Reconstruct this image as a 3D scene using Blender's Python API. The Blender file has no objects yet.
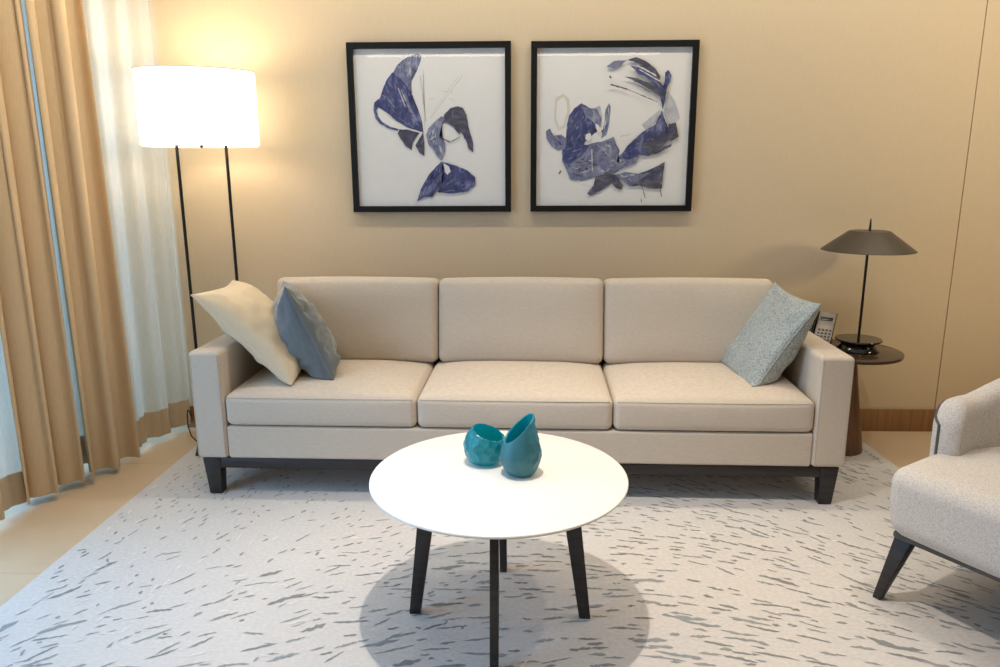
import bpy, bmesh, math, random
from mathutils import Vector, Matrix, noise

C = bpy.context.scene.collection
scene = bpy.context.scene
R = math.radians
PI = math.pi
rnd = random.Random(7)

# ------------------------------------------------------------------ helpers
def tag(o, label=None, cat=None, group=None, kind=None):
    if label: o['label'] = label
    if cat: o['category'] = cat
    if group: o['group'] = group
    if kind: o['kind'] = kind
    return o

def empty(name, loc, rz=0, label=None, cat=None, group=None):
    o = bpy.data.objects.new(name, None)
    C.objects.link(o)
    o.location = loc
    o.rotation_euler = (0, 0, rz)
    o.empty_display_size = .05
    return tag(o, label, cat, group)

def obj(name, bm, mats, parent=None, smooth=True, angle=40):
    bmesh.ops.recalc_face_normals(bm, faces=bm.faces[:])
    me = bpy.data.meshes.new(name)
    bm.to_mesh(me); bm.free()
    if not isinstance(mats, (list, tuple)): mats = [mats]
    for m in mats: me.materials.append(m)
    if smooth:
        me.shade_smooth()
        if angle: me.set_sharp_from_angle(angle=R(angle))
    o = bpy.data.objects.new(name, me)
    C.objects.link(o)
    if parent: o.parent = parent
    return o

def add_box(bm, x0, x1, y0, y1, z0, z1, bevel=0, seg=2):
    r = bmesh.ops.create_cube(bm, size=1)
    vs = r['verts']
    for v in vs:
        v.co = Vector(((x0+x1)/2 + v.co.x*(x1-x0), (y0+y1)/2 + v.co.y*(y1-y0), (z0+z1)/2 + v.co.z*(z1-z0)))
    if bevel:
        es = set(e for v in vs for e in v.link_edges)
        bmesh.ops.bevel(bm, geom=list(es), offset=bevel, segments=seg, profile=.5, affect='EDGES')

def rbox(bm, sx, sy, sz, r, fn=None, nm=14, nc=5):
    """rounded box centred on the origin (half sizes), grid-subdivided; fn deforms"""
    def coords(h, rr):
        c = [-h + rr - rr*math.tan(PI/4*(1-i/nc)) for i in range(nc)]
        mid = [-h+rr + (2*h-2*rr)*i/nm for i in range(nm+1)]
        return c + mid + [-a for a in reversed(c)]
    h = (sx, sy, sz)
    cs = [coords(h[i], r) for i in range(3)]
    cache = {}
    def vert(i, j, k):
        key = (i, j, k)
        if key not in cache:
            p = Vector((cs[0][i], cs[1][j], cs[2][k]))
            q = Vector([max(-h[a]+r, min(h[a]-r, p[a])) for a in range(3)])
            d = p - q
            if d.length > 1e-9: p = q + d.normalized()*r
            if fn: p = fn(p)
            cache[key] = bm.verts.new(p)
        return cache[key]
    n = len(cs[0]) - 1
    for a in range(3):
        b, c = (a+1) % 3, (a+2) % 3
        for side in (0, n):
            for i in range(n):
                for j in range(n):
                    q = []
                    for (di, dj) in ((0,0),(1,0),(1,1),(0,1)):
                        idx = [0,0,0]; idx[a] = side; idx[b] = i+di; idx[c] = j+dj
                        q.append(vert(*idx))
                    try: bm.faces.new(q)
                    except ValueError: pass

def lathe(bm, prof, n=48, c=(0,0), sx=1, sy=1, close=True):
    rings = []
    for (r, z) in prof:
        if r < 1e-6: rings.append([bm.verts.new((c[0], c[1], z))])
        else: rings.append([bm.verts.new((c[0]+r*sx*math.cos(2*PI*i/n), c[1]+r*sy*math.sin(2*PI*i/n), z)) for i in range(n)])
    for a, b in zip(rings, rings[1:]):
        for i in range(n):
            j = (i+1) % n
            if len(a) == 1 and len(b) == 1: continue
            if len(a) == 1: bm.faces.new((a[0], b[j], b[i]))
            elif len(b) == 1: bm.faces.new((a[i], a[j], b[0]))
            else: bm.faces.new((a[i], a[j], b[j], b[i]))

def tube(bm, pts, r, n=10, closed=False, caps=True):
    pts = [Vector(p) for p in pts]
    rs = r if isinstance(r, (list, tuple)) else [r]*len(pts)
    rings = []; up = Vector((0, 0, 1)); prev = None
    for i, p in enumerate(pts):
        if closed: t = pts[(i+1) % len(pts)] - pts[i-1]
        else: t = pts[min(i+1, len(pts)-1)] - pts[max(i-1, 0)]
        t.normalize()
        if prev is None:
            a = t.cross(up)
            if a.length < 1e-3: a = t.cross(Vector((1, 0, 0)))
        else: a = prev - t*prev.dot(t)
        a.normalize(); prev = a; b = t.cross(a)
        rings.append([bm.verts.new(p + (a*math.cos(2*PI*k/n) + b*math.sin(2*PI*k/n))*rs[i]) for k in range(n)])
    m = len(rings)
    for i in range(m if closed else m-1):
        A, B = rings[i], rings[(i+1) % m]
        for k in range(n): bm.faces.new((A[k], A[(k+1) % n], B[(k+1) % n], B[k]))
    if caps and not closed:
        bm.faces.new(rings[0]); bm.faces.new(rings[-1][::-1])

def taper_leg(bm, top, foot, wt, wf, ang=0, bevel=.002):
    """square-section tapered leg; top/foot centres, (w,d) half sizes"""
    vs = []
    ca, sa = math.cos(ang), math.sin(ang)
    for c, w in ((foot, wf), (top, wt)):
        for (a, b) in ((-1,-1),(1,-1),(1,1),(-1,1)):
            x, y = a*w[0], b*w[1]
            vs.append(bm.verts.new((c[0]+x*ca-y*sa, c[1]+x*sa+y*ca, c[2])))
    bm.faces.new(vs[3::-1]); bm.faces.new(vs[4:])
    for i in range(4):
        j = (i+1) % 4
        bm.faces.new((vs[i], vs[j], vs[4+j], vs[4+i]))
    bmesh.ops.bevel(bm, geom=bm.edges[:], offset=bevel, segments=2, profile=.5, affect='EDGES')

def fbm(p, s, o=3):
    return noise.fractal(Vector(p)*s, 1.0, 2.0, o)

# ------------------------------------------------------------------ materials
def mat(name):
    m = bpy.data.materials.new(name); m.use_nodes = True
    nt = m.node_tree; b = nt.nodes['Principled BSDF']
    return m, nt, b

def simple(name, col, rough=.5, metal=0, spec=.5, var=.06, vscale=30, bump=0, bscale=200, coat=0):
    m, nt, b = mat(name)
    N = nt.nodes; L = nt.links
    tc = N.new('ShaderNodeTexCoord')
    nz = N.new('ShaderNodeTexNoise'); nz.inputs['Scale'].default_value = vscale; nz.inputs['Detail'].default_value = 4
    L.new(tc.outputs['Object'], nz.inputs['Vector'])
    rp = N.new('ShaderNodeValToRGB')
    rp.color_ramp.elements[0].position = .3; rp.color_ramp.elements[1].position = .7
    rp.color_ramp.elements[0].color = (*[c*(1-var) for c in col], 1)
    rp.color_ramp.elements[1].color = (*[min(1, c*(1+var)) for c in col], 1)
    L.new(nz.outputs['Fac'], rp.inputs['Fac']); L.new(rp.outputs['Color'], b.inputs['Base Color'])
    b.inputs['Roughness'].default_value = rough; b.inputs['Metallic'].default_value = metal
    b.inputs['Specular IOR Level'].default_value = spec
    if coat: b.inputs['Coat Weight'].default_value = coat; b.inputs['Coat Roughness'].default_value = .1
    if bump:
        n2 = N.new('ShaderNodeTexNoise'); n2.inputs['Scale'].default_value = bscale; n2.inputs['Detail'].default_value = 3
        L.new(tc.outputs['Object'], n2.inputs['Vector'])
        bp = N.new('ShaderNodeBump'); bp.inputs['Strength'].default_value = bump; bp.inputs['Distance'].default_value = .002
        L.new(n2.outputs['Fac'], bp.inputs['Height']); L.new(bp.outputs['Normal'], b.inputs['Normal'])
    return m

def fabric(name, col, col2, stretch=(14, 14, 160), scale=4, bump=.35, rough=.95, weave=0, sheen=.15, lo=.35, hi=.65):
    """slubby woven cloth: stretched noise threads plus fine grain"""
    m, nt, b = mat(name); N = nt.nodes; L = nt.links
    tc = N.new('ShaderNodeTexCoord')
    mp = N.new('ShaderNodeMapping'); mp.inputs['Scale'].default_value = stretch
    L.new(tc.outputs['Object'], mp.inputs['Vector'])
    nz = N.new('ShaderNodeTexNoise'); nz.inputs['Scale'].default_value = scale; nz.inputs['Detail'].default_value = 5
    L.new(mp.outputs['Vector'], nz.inputs['Vector'])
    n2 = N.new('ShaderNodeTexNoise'); n2.inputs['Scale'].default_value = 700; n2.inputs['Detail'].default_value = 2
    L.new(tc.outputs['Object'], n2.inputs['Vector'])
    mx = N.new('ShaderNodeMath'); mx.operation = 'MULTIPLY_ADD'; mx.inputs[1].default_value = .35
    L.new(n2.outputs['Fac'], mx.inputs[0]); 
    m3 = N.new('ShaderNodeMath'); m3.operation = 'MULTIPLY'; m3.inputs[1].default_value = .65
    L.new(nz.outputs['Fac'], m3.inputs[0]); L.new(m3.outputs[0], mx.inputs[2])
    h = mx.outputs[0]
    if weave:
        vo = N.new('ShaderNodeTexVoronoi'); vo.inputs['Scale'].default_value = weave
        L.new(tc.outputs['Object'], vo.inputs['Vector'])
        m4 = N.new('ShaderNodeMath'); m4.operation = 'MULTIPLY_ADD'; m4.inputs[1].default_value = -.55
        L.new(vo.outputs['Distance'], m4.inputs[0]); 
        m5 = N.new('ShaderNodeMath'); m5.operation = 'ADD'; m5.inputs[1].default_value = .22
        L.new(h, m5.inputs[0]); L.new(m5.outputs[0], m4.inputs[2]); h = m4.outputs[0]
    rp = N.new('ShaderNodeValToRGB')
    rp.color_ramp.elements[0].position = lo; rp.color_ramp.elements[1].position = hi
    rp.color_ramp.elements[0].color = (*col2, 1); rp.color_ramp.elements[1].color = (*col, 1)
    L.new(h, rp.inputs['Fac']); L.new(rp.outputs['Color'], b.inputs['Base Color'])
    bp = N.new('ShaderNodeBump'); bp.inputs['Strength'].default_value = bump; bp.inputs['Distance'].default_value = .0015
    L.new(h, bp.inputs['Height']); L.new(bp.outputs['Normal'], b.inputs['Normal'])
    b.inputs['Roughness'].default_value = rough; b.inputs['Specular IOR Level'].default_value = .15
    b.inputs['Sheen Weight'].default_value = sheen
    return m

def wood(name, c1, c2, scale=(3, 3, 40), rough=.5):
    m, nt, b = mat(name); N = nt.nodes; L = nt.links
    tc = N.new('ShaderNodeTexCoord')
    mp = N.new('ShaderNodeMapping'); mp.inputs['Scale'].default_value = scale
    L.new(tc.outputs['Object'], mp.inputs['Vector'])
    nz = N.new('ShaderNodeTexNoise'); nz.inputs['Scale'].default_value = 1.5; nz.inputs['Detail'].default_value = 6; nz.inputs['Distortion'].default_value = .6
    L.new(mp.outputs['Vector'], nz.inputs['Vector'])
    rp = N.new('ShaderNodeValToRGB')
    rp.color_ramp.elements[0].position = .3; rp.color_ramp.elements[1].position = .7
    rp.color_ramp.elements[0].color = (*c1, 1); rp.color_ramp.elements[1].color = (*c2, 1)
    L.new(nz.outputs['Fac'], rp.inputs['Fac']); L.new(rp.outputs['Color'], b.inputs['Base Color'])
    b.inputs['Roughness'].default_value = rough
    return m

def cloth_translucent(name, col, transl, transp, hemcol=None):
    m, nt, b = mat(name); N = nt.nodes; L = nt.links
    out = N['Material Output']
    tc = N.new('ShaderNodeTexCoord')
    mp = N.new('ShaderNodeMapping'); mp.inputs['Scale'].default_value = (120, 120, 10)
    L.new(tc.outputs['Object'], mp.inputs['Vector'])
    nz = N.new('ShaderNodeTexNoise'); nz.inputs['Scale'].default_value = 3; nz.inputs['Detail'].default_value = 4
    L.new(mp.outputs['Vector'], nz.inputs['Vector'])
    rp = N.new('ShaderNodeValToRGB')
    rp.color_ramp.elements[0].position = .3; rp.color_ramp.elements[1].position = .7
    rp.color_ramp.elements[0].color = (*[c*.9 for c in col], 1); rp.color_ramp.elements[1].color = (*col, 1)
    L.new(nz.outputs['Fac'], rp.inputs['Fac'])
    b.inputs['Roughness'].default_value = 1; b.inputs['Specular IOR Level'].default_value = .05
    L.new(rp.outputs['Color'], b.inputs['Base Color'])
    bp = N.new('ShaderNodeBump'); bp.inputs['Strength'].default_value = .25; bp.inputs['Distance'].default_value = .001
    L.new(nz.outputs['Fac'], bp.inputs['Height']); L.new(bp.outputs['Normal'], b.inputs['Normal'])
    tl = N.new('ShaderNodeBsdfTranslucent'); L.new(rp.outputs['Color'], tl.inputs['Color'])
    mx = N.new('ShaderNodeMixShader'); mx.inputs['Fac'].default_value = transl
    L.new(b.outputs[0], mx.inputs[1]); L.new(tl.outputs[0], mx.inputs[2])
    last = mx
    if transp:
        tp = N.new('ShaderNodeBsdfTransparent')
        m2 = N.new('ShaderNodeMixShader'); m2.inputs['Fac'].default_value = transp
        L.new(mx.outputs[0], m2.inputs[1]); L.new(tp.outputs[0], m2.inputs[2]); last = m2
    L.new(last.outputs[0], out.inputs['Surface'])
    return m

def glass_pane(name, tint=(1, 1, 1), refl=1.0, rough=.02):
    m, nt, b = mat(name); N = nt.nodes; L = nt.links
    N.remove(b); out = N['Material Output']
    tp = N.new('ShaderNodeBsdfTransparent'); tp.inputs['Color'].default_value = (*tint, 1)
    gl = N.new('ShaderNodeBsdfGlossy'); gl.inputs['Roughness'].default_value = rough
    fr = N.new('ShaderNodeFresnel'); fr.inputs['IOR'].default_value = 1.45
    mu = N.new('ShaderNodeMath'); mu.operation = 'MULTIPLY'; mu.inputs[1].default_value = refl
    ge = N.new('ShaderNodeNewGeometry')
    inv = N.new('ShaderNodeMath'); inv.operation = 'SUBTRACT'; inv.inputs[0].default_value = 1.0
    L.new(ge.outputs['Backfacing'], inv.inputs[1])
    m0 = N.new('ShaderNodeMath'); m0.operation = 'MULTIPLY'
    L.new(fr.outputs[0], m0.inputs[0]); L.new(inv.outputs[0], m0.inputs[1]); L.new(m0.outputs[0], mu.inputs[0])
    mx = N.new('ShaderNodeMixShader'); L.new(mu.outputs[0], mx.inputs['Fac'])
    L.new(tp.outputs[0], mx.inputs[1]); L.new(gl.outputs[0], mx.inputs[2]); L.new(mx.outputs[0], out.inputs['Surface'])
    return m

def emit(name, col, s):
    m, nt, b = mat(name)
    b.inputs['Base Color'].default_value = (*col, 1)
    b.inputs['Emission Color'].default_value = (*col, 1); b.inputs['Emission Strength'].default_value = s
    b.inputs['Roughness'].default_value = .9
    return m

def paint(name, dark, mid, light, streak=(8, 30, 8), rot=0, pos=(.34, .52, .74)):
    # brushed ink: long streaks broken by soft blotches
    m, nt, b = mat(name); N = nt.nodes; L = nt.links
    tc = N.new('ShaderNodeTexCoord')
    mp = N.new('ShaderNodeMapping'); mp.inputs['Scale'].default_value = streak; mp.inputs['Rotation'].default_value = (0, rot, 0)
    L.new(tc.outputs['Object'], mp.inputs['Vector'])
    nz = N.new('ShaderNodeTexNoise'); nz.inputs['Scale'].default_value = 2.0; nz.inputs['Detail'].default_value = 9; nz.inputs['Roughness'].default_value = .65; nz.inputs['Distortion'].default_value = .8
    L.new(mp.outputs['Vector'], nz.inputs['Vector'])
    n2 = N.new('ShaderNodeTexNoise'); n2.inputs['Scale'].default_value = 14; n2.inputs['Detail'].default_value = 6; n2.inputs['Distortion'].default_value = 1.5
    L.new(tc.outputs['Object'], n2.inputs['Vector'])
    mx = N.new('ShaderNodeMath'); mx.operation = 'MULTIPLY'; mx.inputs[1].default_value = .5; L.new(n2.outputs['Fac'], mx.inputs[0])
    m2 = N.new('ShaderNodeMath'); m2.operation = 'MULTIPLY_ADD'; m2.inputs[1].default_value = .5
    L.new(nz.outputs['Fac'], m2.inputs[0]); L.new(mx.outputs[0], m2.inputs[2])
    rp = N.new('ShaderNodeValToRGB'); e = rp.color_ramp.elements
    e[0].position = pos[0]; e[1].position = pos[2]
    e[0].color = (*dark, 1); e[1].color = (*light, 1)
    q = e.new(pos[1]); q.color = (*mid, 1)
    L.new(m2.outputs[0], rp.inputs['Fac']); L.new(rp.outputs['Color'], b.inputs['Base Color'])
    b.inputs['Roughness'].default_value = .85
    return m

M = {}
M['wall'] = fabric('wallpaper_beige', (.655, .535, .375), (.61, .49, .335), stretch=(160, 160, 5), scale=3, bump=.12, rough=.85, sheen=0)
M['panel'] = wood('dark_unseen_wall', (.14, .095, .06), (.20, .14, .09), scale=(3, 3, 1))  # invented dark finish for the unseen right and front walls, cuts bounced light
M['groove'] = simple('panel_joint_shadow_gap', (.16, .12, .07), .8)
M['plaster'] = simple('ceiling_white_plaster', (.66, .62, .56), .9)
M['floor'] = simple('cream_floor_tile', (.64, .485, .32), .38, var=.05, vscale=5, spec=.4)
M['joint'] = simple('tile_joint', (.48, .40, .31), .8)
M['skirt'] = wood('oak_skirting', (.22, .105, .038), (.34, .18, .072), scale=(26, 26, 1.5), rough=.45)
M['linen'] = fabric('sofa_beige_linen', (.665, .57, .465), (.545, .46, .37), lo=.3, hi=.62)
M['seam'] = fabric('sofa_seam_thread', (.60, .51, .40), (.5, .42, .33))
M['black_wood'] = wood('ebonised_wood', (.012, .010, .010), (.028, .022, .021), rough=.42)
M['cream_cush'] = fabric('cream_satin_cushion', (.76, .64, .46), (.68, .56, .39), stretch=(60, 60, 60), bump=.2, rough=.6, sheen=.3)
M['velvet'] = fabric('slate_blue_velvet', (.175, .20, .215), (.12, .145, .16), stretch=(6, 6, 25), scale=3, bump=.25, rough=.55, sheen=.6, lo=.3, hi=.7)
M['boucle'] = fabric('pale_blue_boucle', (.47, .495, .465), (.25, .285, .29), stretch=(60, 60, 60), scale=4, bump=.9, weave=170, lo=.3, hi=.55)
M['arm_fab'] = fabric('oatmeal_basketweave', (.68, .62, .555), (.50, .455, .41), stretch=(60, 60, 60), scale=4, bump=.6, weave=280, lo=.22, hi=.55)
M['piping'] = simple('dark_grey_piping', (.10, .09, .085), .8)
M['lacquer'] = simple('white_lacquer', (.90, .88, .84), .35, var=.01)
M['ply_edge'] = wood('birch_edge', (.45, .30, .18), (.58, .42, .27), scale=(4, 4, 80))
M['black_metal'] = simple('black_metal', (.012, .012, .012), .35, metal=.3)
M['bronze'] = simple('bronze_grey_metal', (.085, .072, .058), .42, metal=.55, var=.04)
M['gloss_black'] = simple('gloss_black', (.010, .010, .011), .12, coat=.5)
M['dark_top'] = wood('dark_walnut_gloss', (.045, .028, .020), (.075, .045, .030), scale=(4, 40, 4), rough=.16)
M['walnut'] = wood('walnut_pedestal', (.105, .050, .024), (.17, .085, .042), scale=(30, 30, 3), rough=.4)
M['paper'] = simple('white_art_paper', (.80, .78, .745), .9, var=.015)
M['frame'] = simple('black_frame', (.006, .006, .006), .5, spec=.25)
M['art_glass'] = glass_pane('picture_glass', refl=1.0)
M['win_glass'] = glass_pane('window_glass', (.93, .97, 1), refl=1)
M['alu'] = simple('white_aluminium', (.6, .6, .6), .4, metal=.4)
M['sheer'] = cloth_translucent('ivory_sheer', (.86, .82, .74), .50, .10)
M['hem'] = cloth_translucent('ivory_sheer_hem', (.66, .53, .37), .10, 0)
M['drape'] = cloth_translucent('tan_drape', (.78, .60, .39), .16, 0)
M['shade'] = emit('lit_lamp_shade', (1.0, .92, .78), 2.7)
M['diffuser'] = emit('lit_lamp_diffuser', (1.0, .80, .55), .9)
M['shade_trim'] = simple('shade_rim_tape', (.75, .66, .5), .8)
M['phone_face'] = simple('silver_phone_face', (.46, .41, .38), .35, var=.02)
M['phone_screen'] = simple('dark_phone_display', (.05, .055, .06), .15)
M['phone_key'] = simple('dark_phone_key', (.06, .06, .065), .4)

# ------------------------------------------------------------------ camera
F = 740.0; PITCH = R(12.6); YAW = R(1.6); ROLL = R(.25); H = 1.25
fw = Vector((-math.sin(YAW)*math.cos(PITCH), math.cos(YAW)*math.cos(PITCH), -math.sin(PITCH)))
r0 = Vector((math.cos(YAW), math.sin(YAW), 0)); u0 = r0.cross(fw)
rt = r0*math.cos(ROLL) - u0*math.sin(ROLL); up = rt.cross(fw)
cam = bpy.data.cameras.new('camera'); cam.sensor_width = 36; cam.lens = F*36/1000; cam.clip_start = .02
co = bpy.data.objects.new('camera', cam); C.objects.link(co)
mw = Matrix.Identity(4)
for i in range(3):
    mw[i][0] = rt[i]; mw[i][1] = up[i]; mw[i][2] = -fw[i]
mw.translation = Vector((0, 0, H)); co.matrix_world = mw
scene.camera = co

# ------------------------------------------------------------------ room shell
WY = 3.471; WX = -2.30; RX = 4.2; FY = -3.6; CZ = 2.75; FZ = -.008
bm = bmesh.new(); add_box(bm, WX-.2, RX+.15, FY-.15, WY+.2, FZ-.1, FZ)
for x in (-1.38, -.48, .42, 1.32, 2.22, 3.12):
    r_ = bmesh.ops.create_cube(bm, size=1)
    for v in r_['verts']: v.co = Vector((x + v.co.x*.0025, (FY+WY)/2 + v.co.y*(WY-FY), FZ + v.co.z*.0006))
for y in (-2.4, -1.5, -.6, .3, 1.2, 2.1, 3.0):
    r_ = bmesh.ops.create_cube(bm, size=1)
    for v in r_['verts']: v.co = Vector(((WX+RX)/2 + v.co.x*(RX-WX), y + v.co.y*.0025, FZ + v.co.z*.0006))
for f in bm.faces:
    if f.calc_center_median().z > FZ-.05 and abs(f.calc_center_median().z-FZ) < .001 and f.calc_area() < .05 : f.material_index = 1
tag(obj('floor', bm, [M['floor'], M['joint']], smooth=False), kind='structure')
bm = bmesh.new(); add_box(bm, WX-.2, RX+.15, FY-.15, WY+.2, CZ, CZ+.1)
tag(obj('ceiling', bm, M['plaster'], smooth=False), kind='structure')
# back wall: wallpapered panels with one open joint on the right
JX = 2.006
bm = bmesh.new()
add_box(bm, WX-.2, JX-.0022, WY, WY+.1, FZ, CZ)
add_box(bm, JX+.0022, RX+.15, WY, WY+.1, FZ, CZ)
n0 = len(bm.faces)
add_box(bm, JX-.01, JX+.01, WY+.012, WY+.05, FZ, CZ)
for f in list(bm.faces)[n0:]: f.material_index = 1
tag(obj('wall_back', bm, [M['wall'], M['groove']], smooth=False), kind='structure')
bm = bmesh.new()
add_box(bm, -1.66, JX-.0015, WY-.012, WY-.0005, FZ, .103, .002)
add_box(bm, JX+.0015, RX, WY-.012, WY-.0005, FZ, .103, .002)
tag(obj('baseboard_back', bm, M['skirt']), kind='structure')
bm = bmesh.new(); add_box(bm, RX, RX+.1, FY, WY, FZ, CZ)
tag(obj('wall_right', bm, M['panel'], smooth=False), kind='structure')
bm = bmesh.new(); add_box(bm, WX, RX, FY-.1, FY, FZ, CZ)
tag(obj('wall_front', bm, M['panel'], smooth=False), kind='structure')
# left wall with a tall window behind the curtains
WYA, WYB, WZA, WZB = .45, 3.38, .02, 2.45
bm = bmesh.new()
add_box(bm, WX-.15, WX, FY, WYA, FZ, CZ); add_box(bm, WX-.15, WX, WYB, WY, FZ, CZ)
add_box(bm, WX-.15, WX, WYA, WYB, WZB, CZ); add_box(bm, WX-.15, WX, WYA, WYB, FZ, WZA)
tag(obj('wall_left', bm, M['wall'], smooth=False), kind='structure')
win = tag(empty('window_1', (WX-.08, (WYA+WYB)/2, WZA)), kind='structure')
hy = (WYB-WYA)/2; hz = WZB-WZA
bm = bmesh.new()
for a, b in ((-hy, -hy+.06), (hy-.06, hy), (-.03, .03)): add_box(bm, -.03, .03, a, b, 0, hz, .004)
add_box(bm, -.03, .03, -hy, hy, 0, .06, .004); add_box(bm, -.03, .03, -hy, hy, hz-.06, hz, .004)
obj('window_frame', bm, M['alu'], win)
bm = bmesh.new(); add_box(bm, -.004, .004, -hy+.05, hy-.05, .05, hz-.05)
obj('glass_pane', bm, M['win_glass'], win, smooth=False)

# ------------------------------------------------------------------ rug
def rug_right(y): return 1.592 + (3.36-y)*.045
def rug_left(y): return -1.497 - (3.36-y)*.018
bm = bmesh.new()
ya, yb = .5, 3.36
nx, ny = 40, 36
for (z, flip) in ((0, 0),):
    g = [[bm.verts.new((rug_left(y)+(rug_right(y)-rug_left(y))*i/nx, y, z)) for i in range(nx+1)] for y in [ya+(yb-ya)*j/ny for j in range(ny+1)]]
    for j in range(ny):
        for i in range(nx): bm.faces.new((g[j][i], g[j][i+1], g[j+1][i+1], g[j+1][i]))
edge = g[0] + [r[-1] for r in g[1:]] + g[-1][-2::-1] + [r[0] for r in g[-2:0:-1]]
low = [bm.verts.new((v.co.x, v.co.y, FZ)) for v in edge]
for i in range(len(edge)):
    j = (i+1) % len(edge); bm.faces.new((edge[i], low[i], low[j], edge[j]))
def dash(x, y, a, L, W, mi, curve=0):
    n = 9 if L > .05 else 5
    zz = rnd.uniform(.0004, .0012)
    ca, sa = math.cos(a), math.sin(a)
    top, bot = [], []
    for i in range(n+1):
        t = i/n*2-1
        w = W*.5*max(0, 1-abs(t)**2.2)**.6
        s = t*L/2 + rnd.uniform(-.08, .08)*L/n
        o = curve*(t*t-.4)*L
        a1 = o + w*rnd.uniform(.25, 1.45) + .0005; b1 = o - w*rnd.uniform(.25, 1.45) - .0005
        top.append(bm.verts.new((x+s*ca-a1*sa, y+s*sa+a1*ca, zz)))
        bot.append(bm.verts.new((x+s*ca-b1*sa, y+s*sa+b1*ca, zz)))
    for i in range(n):
        f = bm.faces.new((bot[i], bot[i+1], top[i+1], top[i])); f.material_index = mi
def rug_angle(x, y):
    base = -x*(27 + 20*(y-1.8)) + 4
    if x < 0: base += 10*min(1, -x)*max(0, y-2)*3
    return R(max(-50, min(75, base)) + 9*noise.noise(Vector((x*2, y*2, 5))))
placed = []
def free(x, y, d):
    return all((x-px)**2*.5+(y-py)**2*1.6 > d*d for px, py in placed)
cnt = 0
while cnt < 4300:
    x = rnd.uniform(-1.5, 1.7); y = rnd.uniform(1.0, 3.34)
    if x > rug_right(y)-.03 or x < rug_left(y)+.03: continue
    dens = .55 + .55*noise.noise(Vector((x*1.7, y*1.7, 2)))
    if x > 0: dens += .25
    if x < -.2: dens -= .12
    cnt += 1
    if rnd.random() > dens: continue
    if not free(x, y, .024): continue
    placed.append((x, y))
    a = rug_angle(x, y) + R(rnd.gauss(0, 7 if x > -.3 else 13))
    near = max(0, min(1, (2.5-y)/.8))
    left = max(0, min(1, (.2-x)/.8))
    L = rnd.choice((.022, .03, .04, .05, .06, .08))*(1 + .35*near - .45*left*(1-near)) * rnd.uniform(.7, 1.2)
    W = rnd.uniform(.0055, .010)*(1+.2*near)*(1-.25*left)
    if rnd.random() < .05 and near > .3:
        L = rnd.uniform(.07, .13); W = rnd.uniform(.012, .02)
    dash(x, y, a, L, W, rnd.choice((1, 1, 2, 2, 3)), rnd.uniform(-.05, .05))
# small short flecks, thickest on the window side
for k in range(1500):
    x = rnd.uniform(-1.48, 1.6); y = rnd.uniform(1.2, 3.33)
    if x > rug_right(y)-.03 or x < rug_left(y)+.03: continue
    d_ = .62 if x < -.1 else .18
    if rnd.random() > d_*(.6+.9*noise.noise(Vector((x*2.5, y*2.5, 9)))): continue
    if not free(x, y, .018): continue
    placed.append((x, y))
    dash(x, y, rug_angle(x, y)+R(rnd.gauss(15 if x < -.1 else 0, 28)), rnd.uniform(.012, .032), rnd.uniform(.005, .010), rnd.choice((1, 2, 2, 3)))
# pale silky flecks
for k in range(420):
    x = rnd.uniform(-1.48, 1.6); y = rnd.uniform(1.2, 3.3)
    if x > rug_right(y)-.03 or x < rug_left(y)+.03: continue
    if rnd.random() > (.9 if x < -.5 else .35): continue
    dash(x, y, rug_angle(x, y)+R(rnd.gauss(0, 25)), rnd.uniform(.02, .05), rnd.uniform(.004, .01), 4)
rug_m = fabric('rug_pale_wool', (.69, .66, .63), (.59, .56, .53), stretch=(12, 20, 12), scale=6, bump=.5, sheen=.1, lo=.3, hi=.65)
d1 = fabric('rug_dash_grey', (.32, .32, .31), (.22, .225, .22), stretch=(90, 90, 90), bump=.4)
d2 = fabric('rug_dash_green_grey', (.38, .39, .37), (.28, .295, .28), stretch=(90, 90, 90), bump=.4)
d3 = fabric('rug_dash_blue_grey', (.36, .385, .395), (.25, .275, .29), stretch=(90, 90, 90), bump=.4)
d4 = fabric('rug_silk_fleck', (.78, .75, .72), (.70, .67, .63), stretch=(90, 90, 90), bump=.3)
tag(obj('area_rug', bm, [rug_m, d1, d2, d3, d4], smooth=False), 'large pale cream rug with scattered grey green dashes under sofa and table', 'rug')

# ------------------------------------------------------------------ sofa
sofa = empty('sofa', (-.022, 2.640, .0013), R(-1.33), 'long beige linen three seat sofa on black wooden base along the wall', 'sofa')
HW = 1.232; AW = .122; IN = HW-AW; SD = .77
for s in (-1, 1):
    bm = bmesh.new()
    rbox(bm, AW/2, SD/2, (.578-.153)/2, .016, nm=8, nc=4)
    for v in bm.verts:
        v.co += Vector((s*(HW-AW/2), SD/2, (.578+.153)/2))
    a = obj('armrest', bm, M['linen'], sofa)
    # corded seam round the front panel
    bm = bmesh.new()
    for xx in (s*(IN+.009), s*(HW-.009)):
        tube(bm, [(xx, .0015, .16+.405*i/12) for i in range(13)], .0022, 6)
    obj('seam', bm, M['seam'], a)
bm = bmesh.new(); rbox(bm, IN, .045, (.64-.153)/2, .02, nm=10)
for v in bm.verts: v.co += Vector((0, SD-.05, (.64+.153)/2))
obj('back_frame', bm, M['linen'], sofa)
bm = bmesh.new(); rbox(bm, IN-.001, (SD-.1)/2, (.283-.153)/2, .010, nm=12)
for v in bm.verts: v.co += Vector((0, .006+(SD-.1)/2, (.283+.153)/2))
obj('seat_base', bm, M['linen'], sofa)
cw = 2*IN/3
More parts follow.
